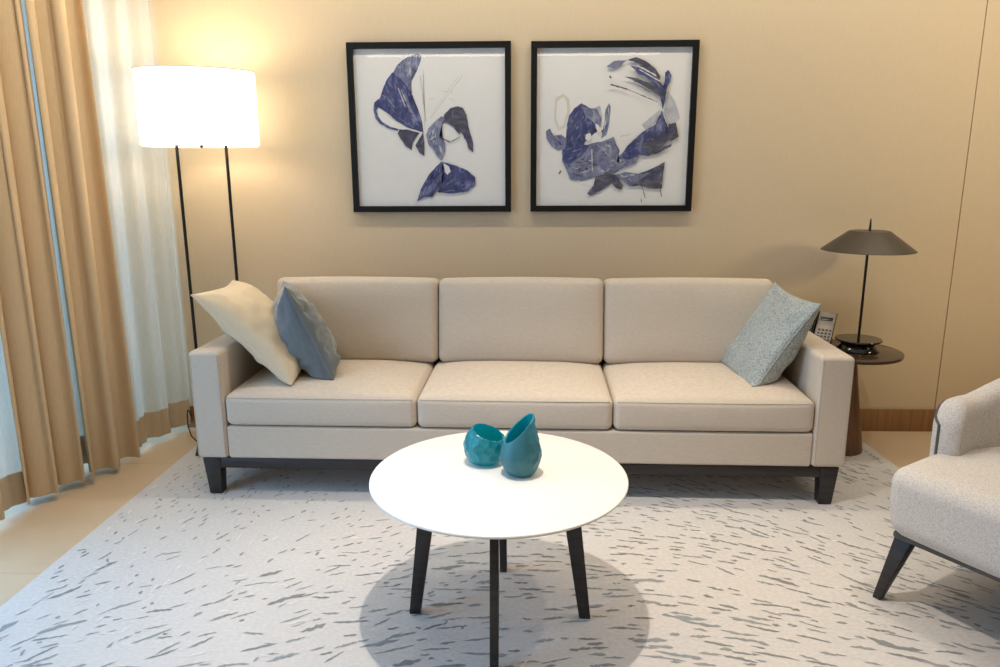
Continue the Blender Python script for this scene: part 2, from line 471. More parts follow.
for k in range(3):
    cx = -IN + cw*(k+.5)
    hx = cw/2-.0015; hyy = .285; hzz = .062
    def fs(p, hx=hx, hyy=hyy, hzz=hzz, k=k):
        u, v = p.x/hx, p.y/hyy; w = p.z/hzz
        p = p.copy()
        c = max(0, 1-u**4)*max(0, 1-abs(v)**3)
        if w > 0: p.z += .032*c*w
        p.y -= .008*max(0, 1-u**4)*(1 if v < -.5 else 0)*max(0, 1-w*w)
        p.z += .0025*fbm((p.x+k*3, p.y, 0), 5)*(1 if w > 0 else 0)
        return p
    bm = bmesh.new(); rbox(bm, hx, hyy, hzz, .026, fs, nm=20)
    for v in bm.verts: v.co += Vector((cx, .002+hyy, .285+hzz))
    sc = obj('seat_cushion', bm, M['linen'], sofa)
    bm = bmesh.new()
    pts = []
    for i in range(41):
        t = i/40*2-1
        pts.append((cx+t*(hx-.012), .0065-.0045*max(0, 1-t**4), .285+2*hzz-.0105))
    tube(bm, pts, .002, 6)
    obj('seam', bm, M['seam'], sc)
bw = .7185
for k in range(3):
    cx = (k-1)*bw + .012
    hx = bw/2-.002; hyy = .085; hzz = .185
    def fb(p, hx=hx, hyy=hyy, hzz=hzz, k=k):
        u, v, w = p.x/hx, p.y/hyy, p.z/hzz
        p = p.copy()
        c = max(0, 1-u**4)*max(0, 1-w**4)
        p.y += (.026*v)*c if v < 0 else .015*v*c
        p.z += .006*max(0, w)*(1-u*u)
        p.x += .004*math.copysign(1, u)*max(0, 1-w*w)*abs(u)**3*.3
        p.y += .003*fbm((p.x+k*5, 1, p.z), 4)
        return p
    bm = bmesh.new(); rbox(bm, hx, hyy, hzz, .032, fb, nm=18)
    mrot = Matrix.Rotation(R(-9), 4, 'X')
    for v in bm.verts:
        v.co = mrot @ v.co + Vector((cx, .575, .590))
    bc = obj('back_cushion', bm, M['linen'], sofa)
bm = bmesh.new()
add_box(bm, -HW+.02, HW-.02, .012, .055, .110, .153, .002)
add_box(bm, -HW+.02, HW-.02, SD-.055, SD-.012, .110, .153, .002)
add_box(bm, -HW+.02, -HW+.06, .05, SD-.05, .110, .153, .002)
add_box(bm, HW-.06, HW-.02, .05, SD-.05, .110, .153, .002)
obj('base_frame', bm, M['black_wood'], sofa)
for sx in (-1, 1):
    for yy in (.038, SD-.045):
        bm = bmesh.new()
        taper_leg(bm, (sx*(HW-.052), yy, .152), (sx*(HW-.055), yy, 0), (.034, .03), (.024, .023))
        obj('leg', bm, M['black_wood'], sofa)

# ------------------------------------------------------------------ pillows
def pillow(name, m, corners_v, corners_u, center, hu, hv, tf, tb, label, seed, wr=.006, piping=None, ear=.10, slump=0, wdir=(1, 1), rest=None, ex=.42):
    """u: near->far across, v: bottom->top, n: front face. tf/tb bulge front/back"""
    v = Vector(corners_v).normalized(); u = Vector(corners_u); u = (u - v*u.dot(v)).normalized(); n = u.cross(v)
    mt = Matrix.Identity(4)
    for i in range(3): mt[i][0] = u[i]; mt[i][1] = v[i]; mt[i][2] = n[i]
    mt.translation = Vector(center)
    inv = mt.inverted()
    def squash(c):
        # the bottom flattens where it sits on the seat
        w = mt @ Vector(c)
        if rest is not None and w.z < rest + .012:
            d = rest + .012 - w.z
            w.z = rest + .012*math.exp(-d/.012)
        return inv @ w
    N = 48
    bm = bmesh.new(); sides = []
    def plan(a, b):
        ca = 1-ear*(1-b*b)*abs(a)**2; cb = 1-ear*(1-a*a)*abs(b)**2
        return hu*a*ca, hv*b*cb
    for sgn, th in ((1, tf), (-1, tb)):
        g = []
        for i in range(N+1):
            row = []
            for j in range(N+1):
                a = math.sin((i/N*2-1)*PI/2*.98)/math.sin(PI/2*.98); b = math.sin((j/N*2-1)*PI/2*.98)/math.sin(PI/2*.98)
                border = i in (0, N) or j in (0, N)
                if sgn < 0 and border: row.append(sides[0][i][j]); continue
                x, y = plan(a, b)
                e = max(0, (1-a*a))*max(0, (1-b*b))
                z = sgn*th*(e**ex)*(1+.18*slump*(-b))
                f = min(1, e*5)
                q = Vector((x*wdir[0], y*wdir[1], seed + sgn))
                if not border:
                    z += sgn*wr*f*(fbm(q, 9) + .6*(abs(noise.noise(q*16))-.3))
                    # pulled folds running in from the corners
                    rr = math.hypot(1-abs(a), 1-abs(b)); an = math.atan2(1-abs(b), 1-abs(a))
                    z += sgn*wr*.8*math.exp(-rr*2.2)*math.sin(an*7+seed)*f
                row.append(bm.verts.new(squash((x, y, z))))
            g.append(row)
        sides.append(g)
        for i in range(N):
            for j in range(N):
                try: bm.faces.new((g[i][j], g[i+1][j], g[i+1][j+1], g[i][j+1]))
                except ValueError: pass
    outline = [sides[0][i][0].co.copy() for i in range(N)] + [sides[0][N][j].co.copy() for j in range(N)] + \
              [sides[0][i][N].co.copy() for i in range(N, 0, -1)] + [sides[0][0][j].co.copy() for j in range(N, 0, -1)]
    o = obj(name, bm, m, angle=None)
    o.matrix_world = mt
    tag(o, label, 'cushion')
    bm = bmesh.new(); tube(bm, outline, .0032, 6, closed=True)
    p = obj('piping', bm, piping or m, o)
    return o

pillow('throw_pillow', M['cream_cush'], (-.33, 0, .335), (-.02, .4, 0), (-1.068, 2.945, .600), .22, .255, .115, .05,
       'plain cream cushion slumped over the left sofa arm', 3, wr=.012, ear=.10, slump=.8, rest=.436, ex=.40)
pillow('throw_pillow', M['velvet'], (-.15, -.02, .355), (-.135, .36, 0), (-.880, 2.965, .606), .20, .205, .075, .125,
       'slate blue velvet cushion leaning against the cream cushion', 8, wr=.022, ear=.07, wdir=(.5, 2.0), slump=1.6, rest=.436)
pillow('throw_pillow', M['boucle'], (.20, 0, .31), (-.035, .39, 0), (.985, 2.945, .583), .215, .210, -.045, -.105,
       'pale blue textured cushion leaning on the right sofa arm', 5, wr=.010, ear=.08, slump=1.0, rest=.436, ex=.40)

# ------------------------------------------------------------------ coffee table
TC = (-.058, 1.895); TR = .351; TZ = .43
tbl = empty('coffee_table', (TC[0], TC[1], 0), 0, 'round white coffee table with four splayed black legs on the rug', 'coffee table')
bm = bmesh.new(); lathe(bm, [(0, TZ), (TR-.003, TZ), (TR-.001, TZ-.001), (TR, TZ-.003), (TR, TZ-.006)], 128)
lathe(bm, [(TR, TZ-.006), (TR-.002, TZ-.008), (TR-.045, TZ-.024), (0, TZ-.024)], 128)
bmesh.ops.remove_doubles(bm, verts=bm.verts[:], dist=1e-5)
for f in bm.faces:
    if f.calc_center_median().z < TZ-.0062: f.material_index = 1
obj('tabletop', bm, [M['lacquer'], M['ply_edge']], tbl)
for k in range(4):
    a = k*PI/2 + R(-1.5)
    d = (math.cos(a), math.sin(a))
    bm = bmesh.new()
    taper_leg(bm, (d[0]*.19, d[1]*.19, TZ-.0235), (d[0]*.243, d[1]*.243, .0012), (.025, .011), (.016, .011), a)
    obj('leg', bm, M['black_wood'], tbl)
bm = bmesh.new(); lathe(bm, [(0, TZ-.0245), (.10, TZ-.0245), (.10, TZ-.034), (0, TZ-.034)], 32)
obj('mounting_plate', bm, M['black_metal'], tbl)

# ------------------------------------------------------------------ vases
def interp(prof, z):
    for (r0_, z0_), (r1_, z1_) in zip(prof, prof[1:]):
        if z <= z1_:
            t = (z-z0_)/(z1_-z0_); t2 = t
            return r0_+(r1_-r0_)*t2
    return prof[-1][0]
def smooth_prof(pts, n=60):
    # Catmull-Rom through (r,z)
    out = []
    P = [pts[0]] + pts + [pts[-1]]
    for i in range(1, len(P)-2):
        for s in range(8):
            t = s/8
            q = []
            for c in (0, 1):
                p0, p1, p2, p3 = P[i-1][c], P[i][c], P[i+1][c], P[i+2][c]
                q.append(.5*((2*p1)+(-p0+p2)*t+(2*p0-5*p1+4*p2-p3)*t*t+(-p0+3*p1-3*p2+p3)*t**3))
            out.append(tuple(q))
    out.append(pts[-1])
    return out
def vase(name, loc, prof, z0, slope, daz, facet, label, nfac, depth, rows, zrange, arc=None, lean=0, outer_mat='clear'):
    prof = smooth_prof(prof); zmax = prof[-1][1]
    NA, NZ = 120, 70
    cells = []
    for rI in range(rows):
        zc = zrange[0] + (zrange[1]-zrange[0])*(rI+.5)/rows
        for k in range(nfac):
            cells.append(((k+.5*(rI % 2))*2*PI/nfac, zc))
    def shift(z): return lean*(z/.145)**2
    bm = bmesh.new(); outer = []; rim_z = []
    for i in range(NA):
        th = 2*PI*i/NA
        lo_, hi_ = 0, zmax
        for _ in range(40):
            z = (lo_+hi_)/2
            if z < z0 + slope*(interp(prof, z)*math.cos(th-daz) + shift(z)*math.cos(daz)): lo_ = z
            else: hi_ = z
        rim_z.append(lo_)
    t_ = .0055
    def rad(th, z, cut=True):
        r = interp(prof, z)
        if cut and facet and zrange[0]-.01 < z:
            w = 1.0
            if arc: w = max(0, min(1, (math.cos(th-arc[0])-math.cos(arc[1]))*4))
            best = 9
            for ca, cz in cells:
                da = (th-ca+PI) % (2*PI)-PI
                dd = (da*r)**2 + ((z-cz)*1.0)**2
                best = min(best, dd)
            cell = (2*PI*.055/nfac)/2
            r -= w*depth*(1-min(1, best/(cell*cell*1.25)))
        return r
    cols = []
    for i in range(NA):
        th = 2*PI*i/NA; col = []
        for j in range(NZ+1):
            z = rim_z[i]*j/NZ
            r = rad(th, z)
            col.append((r, z))
        rr, zz = col[-1]
        rin = interp(prof, rim_z[i]) - t_
        col.append((rr-t_*.5, zz+.0015))
        for j in range(24, -1, -1):
            z = .008 + (rim_z[i]-.008)*j/24
            col.append((max(.004, interp(prof, z)-t_), z))
        cols.append([bm.verts.new((r*math.cos(th) + shift(z), r*math.sin(th), z)) for r, z in col])
    n = len(cols[0])
    for i in range(NA):
        A, B = cols[i], cols[(i+1) % NA]
        for j in range(n-1):
            f_ = bm.faces.new((A[j], B[j], B[j+1], A[j+1]))
            if j > NZ: f_.material_index = 1
    bm.faces.new([c[0] for c in cols][::-1]); fi = bm.faces.new([c[-1] for c in cols]); fi.material_index = 1
    o = obj(name, bm, [glassy[outer_mat], glassy['inner']], angle=60)
    o.location = loc
    return tag(o, label, 'vase')
def glass_mat(name, c1, c2, rough, tr, tcol, tfac, nscale):
    m, nt, b = mat(name); N = nt.nodes; L = nt.links
    tc = N.new('ShaderNodeTexCoord'); nz = N.new('ShaderNodeTexNoise'); nz.inputs['Scale'].default_value = nscale
    L.new(tc.outputs['Object'], nz.inputs['Vector'])
    rp = N.new('ShaderNodeValToRGB'); rp.color_ramp.elements[0].position = .35; rp.color_ramp.elements[1].position = .65
    rp.color_ramp.elements[0].color = (*c1, 1); rp.color_ramp.elements[1].color = (*c2, 1)
    L.new(nz.outputs['Fac'], rp.inputs['Fac']); L.new(rp.outputs['Color'], b.inputs['Base Color'])
    b.inputs['Roughness'].default_value = rough; b.inputs['Transmission Weight'].default_value = tr
    b.inputs['Coat Weight'].default_value = .1
    tl = N.new('ShaderNodeBsdfTranslucent'); tl.inputs['Color'].default_value = (*tcol, 1)
    mx = N.new('ShaderNodeMixShader'); mx.inputs['Fac'].default_value = tfac
    L.new(b.outputs[0], mx.inputs[1]); L.new(tl.outputs[0], mx.inputs[2]); L.new(mx.outputs[0], N['Material Output'].inputs['Surface'])
    return m
glassy = {'clear': glass_mat('turquoise_cut_glass', (.015, .27, .33), (.04, .44, .50), .22, .25, (.03, .60, .68), .35, 45),
          'frosted': glass_mat('teal_frosted_glass', (.055, .215, .26), (.075, .27, .32), .45, .1, (.03, .45, .52), .30, 18),
          'inner': glass_mat('turquoise_inner_glass', (.01, .40, .50), (.02, .48, .58), .2, .2, (.02, .72, .82), .5, 40)}
vase('glass_vase', (-.100, 1.985, TZ), [(.032, 0), (.043, .006), (.056, .025), (.0615, .048), (.058, .072), (.047, .093), (.035, .107), (.02, .12)],
     .093, -.35, R(-25), True, 'low round turquoise vase cut with honeycomb facets, the wider one', 12, .0042, 4, (.022, .108))
vase('glass_vase', (.002, 1.905, TZ), [(.026, 0), (.038, .005), (.051, .026), (.0570, .05), (.0560, .068), (.0510, .09), (.0435, .115), (.036, .14), (.0285, .165), (.018, .19)],
     .136, .90, R(18), True, 'teardrop turquoise vase with slanted open mouth, the taller one', 11, .004, 5, (.02, .15), arc=(R(-5), R(75)), lean=.007, outer_mat='frosted')

# ------------------------------------------------------------------ floor lamp
fl = empty('floor_lamp', (-1.352, 3.20, 0), R(20), 'lit floor lamp with white drum shade on two thin black poles', 'floor lamp')
SX, SY = .236, .160
bm = bmesh.new()
def oval_wall(bm, rx0, ry0, z0, rx1, ry1, z1, t=.003, n=96):
    rows = []
    for (rx, ry, z) in ((rx0, ry0, z0), (rx1, ry1, z1), (rx1-t, ry1-t, z1), (rx0-t, ry0-t, z0)):
        rows.append([bm.verts.new((rx*math.cos(2*PI*i/n), ry*math.sin(2*PI*i/n), z)) for i in range(n)])
    for k in range(4):
        A, B = rows[k], rows[(k+1) % 4]
        for i in range(n): bm.faces.new((A[i], A[(i+1) % n], B[(i+1) % n], B[i]))
oval_wall(bm, SX, SY, 1.345, SX, SY, 1.648)
ls = obj('lamp_shade', bm, M['shade'], fl)
for z in (1.345, 1.648):
    bm = bmesh.new()
    tube(bm, [((SX+.0005)*math.cos(2*PI*i/96), (SY+.0005)*math.sin(2*PI*i/96), z) for i in range(96)], .0022, 6, closed=True)
    obj('rim', bm, M['shade_trim'], ls)
bm = bmesh.new(); lathe(bm, [(0, 1.352), (.62, 1.352), (.62, 1.356), (0, 1.356)], 64, sx=SX, sy=SY)
obj('diffuser', bm, M['diffuser'], fl)
for s in (-1, 1):
    bm = bmesh.new(); tube(bm, [(s*.0975, 0, .012), (s*.0975, 0, .7), (s*.0975, 0, 1.40)], .0068, 12)
    obj('pole', bm, M['black_metal'], fl)
bm = bmesh.new(); rbox(bm, .135, .10, .007, .006, nm=3, nc=3)
for v in bm.verts: v.co.z += .0078
obj('base', bm, M['black_metal'], fl)
bm = bmesh.new(); lathe(bm, [(0, 1.338), (.006, 1.340), (.008, 1.347), (.008, 1.353), (0, 1.353)], 16)
obj('finial', bm, M['black_metal'], fl)
bm = bmesh.new()
pts = [(-.11, .05, .012), (-.14, .09, .006), (-.165, .13, .02), (-.178, .16, .06), (-.180, .185, .105), (-.176, .20, .13), (-.170, .21, .12), (-.165, .215, .09)]
tube(bm, pts, .003, 8); obj('power_cord', bm, M['black_metal'], fl)

# ------------------------------------------------------------------ side table, table lamp, phone
ST = (1.452, 3.205); SZ = .462
st = empty('side_table', (ST[0], ST[1], .0013), 0, 'round dark side table on a flared walnut pedestal by the sofa arm', 'side table')
bm = bmesh.new(); lathe(bm, [(0, SZ), (.206, SZ), (.212, SZ-.002), (.213, SZ-.006), (.211, SZ-.014), (.19, SZ-.018), (0, SZ-.018)], 96)
obj('tabletop', bm, M['dark_top'], st)
bm = bmesh.new(); lathe(bm, [(0, 0), (.090, 0), (.092, .004), (.086, .05), (.066, .18), (.046, .32), (.034, .41), (.034, SZ-.018), (0, SZ-.018)], 64)
obj('pedestal', bm, M['walnut'], st)

LX, LY = 1.482, 3.20
tl = empty('table_lamp', (LX, LY, SZ+.0014), 0, 'small dark bronze table lamp with conical metal shade on side table', 'table lamp')
bm = bmesh.new(); lathe(bm, [(0, 0), (.084, 0), (.087, .003), (.086, .008), (.074, .022), (.070, .028), (.075, .035), (.094, .045), (.096, .048), (.094, .052), (0, .052)], 64)
obj('base', bm, M['gloss_black'], tl)
bm = bmesh.new(); tube(bm, [(0, 0, .050), (0, 0, .3), (0, 0, .513), (0, 0, .543), (0, 0, .571)], [.0055, .0055, .0055, .0045, .0022], 12)
obj('stem', bm, M['black_metal'], tl)
zb, zt = .439, .520
bm = bmesh.new(); lathe(bm, [(.007, zt), (.080, zt), (.083, zt-.002), (.187, zb), (.186, zb-.002), (.184, zb), (.080, zt-.005), (.007, zt-.005)], 96)
obj('lamp_shade', bm, M['bronze'], tl, angle=25)
bm = bmesh.new(); lathe(bm, [(0, zt-.006), (.03, zt-.006), (.034, zt-.012), (.034, zt-.03), (.03, zt-.034), (0, zt-.034)], 32)
obj('bulb_holder', bm, M['black_metal'], tl)

ph = empty('desk_phone', (1.322, 3.245, SZ+.0014), R(-34), 'grey desk telephone with black handset tilted up beside the lamp', 'telephone')
tilt = Matrix.Translation((0, .0, .012)) @ Matrix.Rotation(R(50), 4, 'X')
def on_face(bm):
    for v in bm.verts: v.co = tilt @ v.co
bm = bmesh.new(); add_box(bm, -.052, .052, -.004, .175, -.018, .0, .004); on_face(bm)
body = obj('body', bm, M['gloss_black'], ph)
bm = bmesh.new(); add_box(bm, -.022, .050, .0, .172, .0, .003, .001); on_face(bm)
fp = obj('faceplate', bm, M['phone_face'], ph)
bm = bmesh.new(); add_box(bm, -.012, .040, .125, .143, .003, .0042, .0005); on_face(bm)
obj('screen', bm, M['phone_screen'], fp)
for r_ in range(4):
    for c_ in range(4):
        bm = bmesh.new()
        x = -.0105 + c_*.0155; y = .022 + r_*.0165
        add_box(bm, x, x+.010, y, y+.0095, .003, .0052, .001); on_face(bm)
        obj('key', bm, M['phone_key'], fp)
bm = bmesh.new()
tube(bm, [(-.037, .004, .012), (-.037, .03, .016), (-.037, .09, .020), (-.037, .145, .016), (-.037, .176, .010)], [.012, .0135, .011, .0135, .012], 14); on_face(bm)
obj('handset', bm, M['gloss_black'], ph)
bm = bmesh.new()
vs = [bm.verts.new(p) for p in ((-.045, .0, 0), (.045, .0, 0), (.045, .085, 0), (-.045, .085, 0), (-.045, .012, .004), (.045, .012, .004), (.045, .084, .098), (-.045, .084, .098))]
for q in ((0, 3, 2, 1), (4, 5, 6, 7), (0, 1, 5, 4), (1, 2, 6, 5), (2, 3, 7, 6), (3, 0, 4, 7)): bm.faces.new([vs[i] for i in q])
obj('stand', bm, M['gloss_black'], ph, smooth=False)

# ------------------------------------------------------------------ armchair
ac = empty('armchair', (1.49, 1.90, 0), R(-57), 'oatmeal woven armchair with dark piping and black splayed legs at right edge', 'armchair')
def fseat(p):
    u, v, w = p.x/.325, p.y/.33, p.z/.107
    p = p.copy()
    if w > 0: p.z += .010*max(0, 1-u*u)*max(0, 1-v*v)
    p.x *= 1 - .38*max(0, v)**2 - .03*max(0, -w)
    if v < 0: p.y -= .012*max(0, 1-u*u)
    p.z -= .008*max(0, -v)*max(0, w)
    return p
bm = bmesh.new(); rbox(bm, .325, .33, .107, .055, fseat, nm=16, nc=7)
for v in bm.verts: v.co += Vector((0, 0, .325))
obj('seat', bm, M['arm_fab'], ac)
bm = bmesh.new(); rbox(bm, .30, .30, .0115, .01, lambda p: Vector((p.x*(1-.36*max(0, p.y/.30)**2), p.y, p.z)), nm=12, nc=3)
for v in bm.verts: v.co += Vector((0, -.004, .2165))
obj('seat_frame', bm, M['piping'], ac)
# wrap-round shell: plan path of the inner face, from one arm round the back to the other
def shell_path(t):
    # t in [-1,1]; returns plan point, outward normal
    hw, yf, rc = .238, -.128, .238
    straight = .06; arc = PI/2*rc; flat = hw-rc
    Ltot = straight + arc + flat
    s = abs(t)*Ltot; sg = 1 if t >= 0 else -1
    if s < flat: p = Vector((s, yf+straight+rc, 0)); n = Vector((0, 1, 0))
    elif s < flat+arc:
        a = (s-flat)/rc; p = Vector((flat+rc*math.sin(a), yf+straight+rc*math.cos(a), 0)); n = Vector((math.sin(a), math.cos(a), 0))
    else:
        q = s-flat-arc; p = Vector((hw, yf+straight-q, 0)); n = Vector((1, 0, 0))
    return Vector((p.x*sg, p.y, 0)), Vector((n.x*sg, n.y, 0))
def shell_h(t):
    e = abs(t)
    h = .588 + .17*max(0, min(1, (.74-e)/.58))**1.3
    k = max(0, (e-.86)/.14)
    return h - .065*k**2.4
bm = bmesh.new(); NS = 120; NP = 22; rows = []
zlo = .26
for i in range(NS+1):
    t = i/NS*2-1
    p, n = shell_path(t); h = shell_h(t)
    e = abs(t); th = .085
    end = max(0, (e-.955)/.045); sq = math.sqrt(max(0, 1-min(1, end)**2))
    half = th/2*max(.45, sq)
    lean = .05*(1-e)
    row = []
    for k in range(NP):
        a = 2*PI*k/NP
        # stadium cross-section: rounded top
        ca, sa = math.cos(a), math.sin(a)
        nx_ = half*math.copysign(abs(ca)**.8, ca)
        zz = (zlo+half) if sa < 0 else (h-half)
        z = zz + half*sa
        off = th/2 + nx_ + lean*max(0, (z-.40)/.35)
        row.append(bm.verts.new((p.x+n.x*off, p.y+n.y*off, z)))
    rows.append(row)
for i in range(NS):
    for k in range(NP): bm.faces.new((rows[i][k], rows[i][(k+1) % NP], rows[i+1][(k+1) % NP], rows[i+1][k]))
edge_line = [r[2].co.copy() for r in rows]
bm.faces.new(rows[0]); bm.faces.new(rows[-1][::-1])
sh = obj('backrest_shell', bm, M['arm_fab'], ac, angle=70)
bm = bmesh.new()
kk = 3
pts = [v.copy() for v in edge_line]
p, n = shell_path(-1)
pts = [Vector((p.x+n.x*.0590, p.y+.0005, .27+(pts[0].z-.012-.27)*i/12)) for i in range(13)] + pts
p, n = shell_path(1)
pts = pts + [Vector((p.x+n.x*.0590, p.y+.0005, .27+(pts[-1].z-.012-.27)*i/12)) for i in range(12, -1, -1)]
tube(bm, pts, .0045, 8)
obj('piping', bm, M['piping'], sh)
for sx in (-1, 1):
    for sy in (-1, 1):
        bm = bmesh.new()
        tx, ty = sx*(.272 if sy < 0 else .19), sy*.262 + (.0 if sy < 0 else -.03)
        taper_leg(bm, (tx, ty, .222), (tx+sx*.047, ty+sy*.040, .0012), (.026, .022), (.0115, .0115))
        obj('leg', bm, M['black_wood'], ac)

# ------------------------------------------------------------------ pictures
def strokes(shapes, seed):
    # dry-brush streaks of a second tone laid inside each painted area
    rr = random.Random(seed)
    def inside(p, poly):
        c = False
        for (x1, y1), (x2, y2) in zip(poly, poly[1:]+poly[:1]):
            if (y1 > p[1]) != (y2 > p[1]) and p[0] < (x2-x1)*(p[1]-y1)/(y2-y1)+x1: c = not c
        return c
    out = []
    for mi, P in shapes:
        out.append((mi, P))
        if mi not in (1, 2, 3): continue
        area = abs(sum(a[0]*b[1]-b[0]*a[1] for a, b in zip(P, P[1:]+P[:1])))/2
        if area < 900: continue
        cx = sum(p[0] for p in P)/len(P); cy = sum(p[1] for p in P)/len(P)
        far = max(P, key=lambda p: (p[0]-cx)**2+(p[1]-cy)**2)
        base = math.atan2(far[1]-cy, far[0]-cx)
        xs = [p[0] for p in P]; ys = [p[1] for p in P]
        want = int(area/330); tries = 0
        while want > 0 and tries < 400:
            tries += 1
            a = base + rr.gauss(0, .35); l = rr.uniform(10, 46)
            p = (rr.uniform(min(xs), max(xs)), rr.uniform(min(ys), max(ys)))
            q = (p[0]+l*math.cos(a), p[1]+l*math.sin(a)); m_ = ((p[0]+q[0])/2, (p[1]+q[1])/2)
            if not (inside(p, P) and inside(q, P) and inside(m_, P)): continue
            want -= 1
            w = rr.uniform(1.2, 7)
            nx_, ny_ = -math.sin(a), math.cos(a)
            b = rr.uniform(-4, 4)
            out.append((rr.choice({1: (1, 2, 3, 3), 2: (1, 2, 2, 3), 3: (1, 3, 4, 2)}[mi]),
                [p, (m_[0]+nx_*(w/2+b), m_[1]+ny_*(w/2+b)), q, (m_[0]+nx_*(b-w/2), m_[1]+ny_*(b-w/2))]))
    return out
def picture(name, x0, x1, z0, z1, label, shapes, mats, corners):
    w, h = x1-x0, z1-z0
    root = empty(name, (x0, WY-.001, z0), 0, label, 'picture', 'framed abstract prints above the sofa')
    fwid = .0265; d = .028
    bm = bmesh.new()
    vs = {}
    for nm_, y, ins in (('of', -d, 0), ('if', -d, fwid), ('ob', 0, 0), ('ib', -.006, fwid)):
        vs[nm_] = [bm.verts.new((a, y, b)) for a, b in ((ins, ins), (w-ins, ins), (w-ins, h-ins), (ins, h-ins))]
    for i in range(4):
        j = (i+1) % 4
        bm.faces.new((vs['of'][i], vs['of'][j], vs['if'][j], vs['if'][i]))
        bm.faces.new((vs['of'][j], vs['of'][i], vs['ob'][i], vs['ob'][j]))
        bm.faces.new((vs['if'][i], vs['if'][j], vs['ib'][j], vs['ib'][i]))
        bm.faces.new((vs['ob'][i], vs['ib'][i], vs['ib'][j], vs['ob'][j]))
    bmesh.ops.bevel(bm, geom=[e for e in bm.edges if all(abs(v.co.y+d) < 1e-6 for v in e.verts)], offset=.0012, segments=1, affect='EDGES')
    obj('frame', bm, M['frame'], root, smooth=False)
    bm = bmesh.new()
    y = -.010
    f = bm.faces.new([bm.verts.new(p) for p in ((fwid-.002, y, fwid-.002), (w-fwid+.002, y, fwid-.002), (w-fwid+.002, y, h-fwid+.002), (fwid-.002, y, h-fwid+.002))])
    (lt, rt_, lb, rb, yt, yb_) = corners
    def uv(X, Y):
        v = (Y-yt)/(yb_-yt); l = lt+(lb-lt)*v; r = rt_+(rb-rt_)*v
        return (X-l)/(r-l)*w, (1-v)*h
    for k, (mi, pts) in enumerate(shapes):
        yy = y - .00004*(k+1)
        # fray the outline a little, as brushed edges are
        P = [Vector((*uv(*p), 0)) for p in pts]
        out = []
        for i in range(len(P)):
            a, b = P[i], P[(i+1) % len(P)]
            m_ = max(1, int((b-a).length/.006))
            nrm = Vector((-(b-a).y, (b-a).x, 0))
            if nrm.length > 0: nrm.normalize()
            for s in range(m_):
                q = a.lerp(b, s/m_)
                if s: q += nrm*(.0026*math.sin(PI*s/m_)*noise.noise(Vector((q.x*90, q.y*90, k))))
                out.append(q)
        fc = bm.faces.new([bm.verts.new((q.x, yy, q.y)) for q in out]); fc.material_index = mi
    bmesh.ops.triangulate(bm, faces=[f for f in bm.faces if len(f.verts) > 4])
    for f in bm.faces: 
        f.normal_update()
        if f.normal.y > 0: f.normal_flip()
    me = bpy.data.meshes.new('print'); bm.to_mesh(me); bm.free()
    for m_ in mats: me.materials.append(m_)
    o = bpy.data.objects.new('print', me); C.objects.link(o); o.parent = root
    bm = bmesh.new(); add_box(bm, fwid-.001, w-fwid+.001, -.0245, -.0225, fwid-.001, h-fwid+.001)
    obj('glazing', bm, M['art_glass'], root, smooth=False)
    return root
navy = paint('paint_navy', (.025, .03, .10), (.075, .09, .23), (.33, .35, .48), (30, 5, 6), R(30), (.36, .54, .70))
plum = paint('paint_dark_plum', (.035, .033, .06), (.095, .092, .13), (.25, .25, .30), (8, 5, 30), R(15))
lav = paint('paint_lavender', (.085, .095, .20), (.21, .225, .34), (.50, .51, .56), (24, 5, 7), R(50))
lgrey = paint('paint_pale_grey', (.36, .36, .40), (.52, .52, .54), (.68, .67, .66), (10, 5, 10))
ochre = paint('paint_faint_ochre', (.60, .55, .46), (.68, .63, .54), (.74, .71, .65), (10, 5, 10))
pw = M['paper']
MM = [pw, navy, plum, lav, lgrey, ochre]
def line(a, b, w=2.2):
    dx, dy = b[0]-a[0], b[1]-a[1]; l = math.hypot(dx, dy); nx_, ny_ = -dy/l*w/2, dx/l*w/2
    return [(a[0]+nx_, a[1]+ny_), (b[0]+nx_, b[1]+ny_), (b[0]-nx_, b[1]-ny_), (a[0]-nx_, a[1]-ny_)]
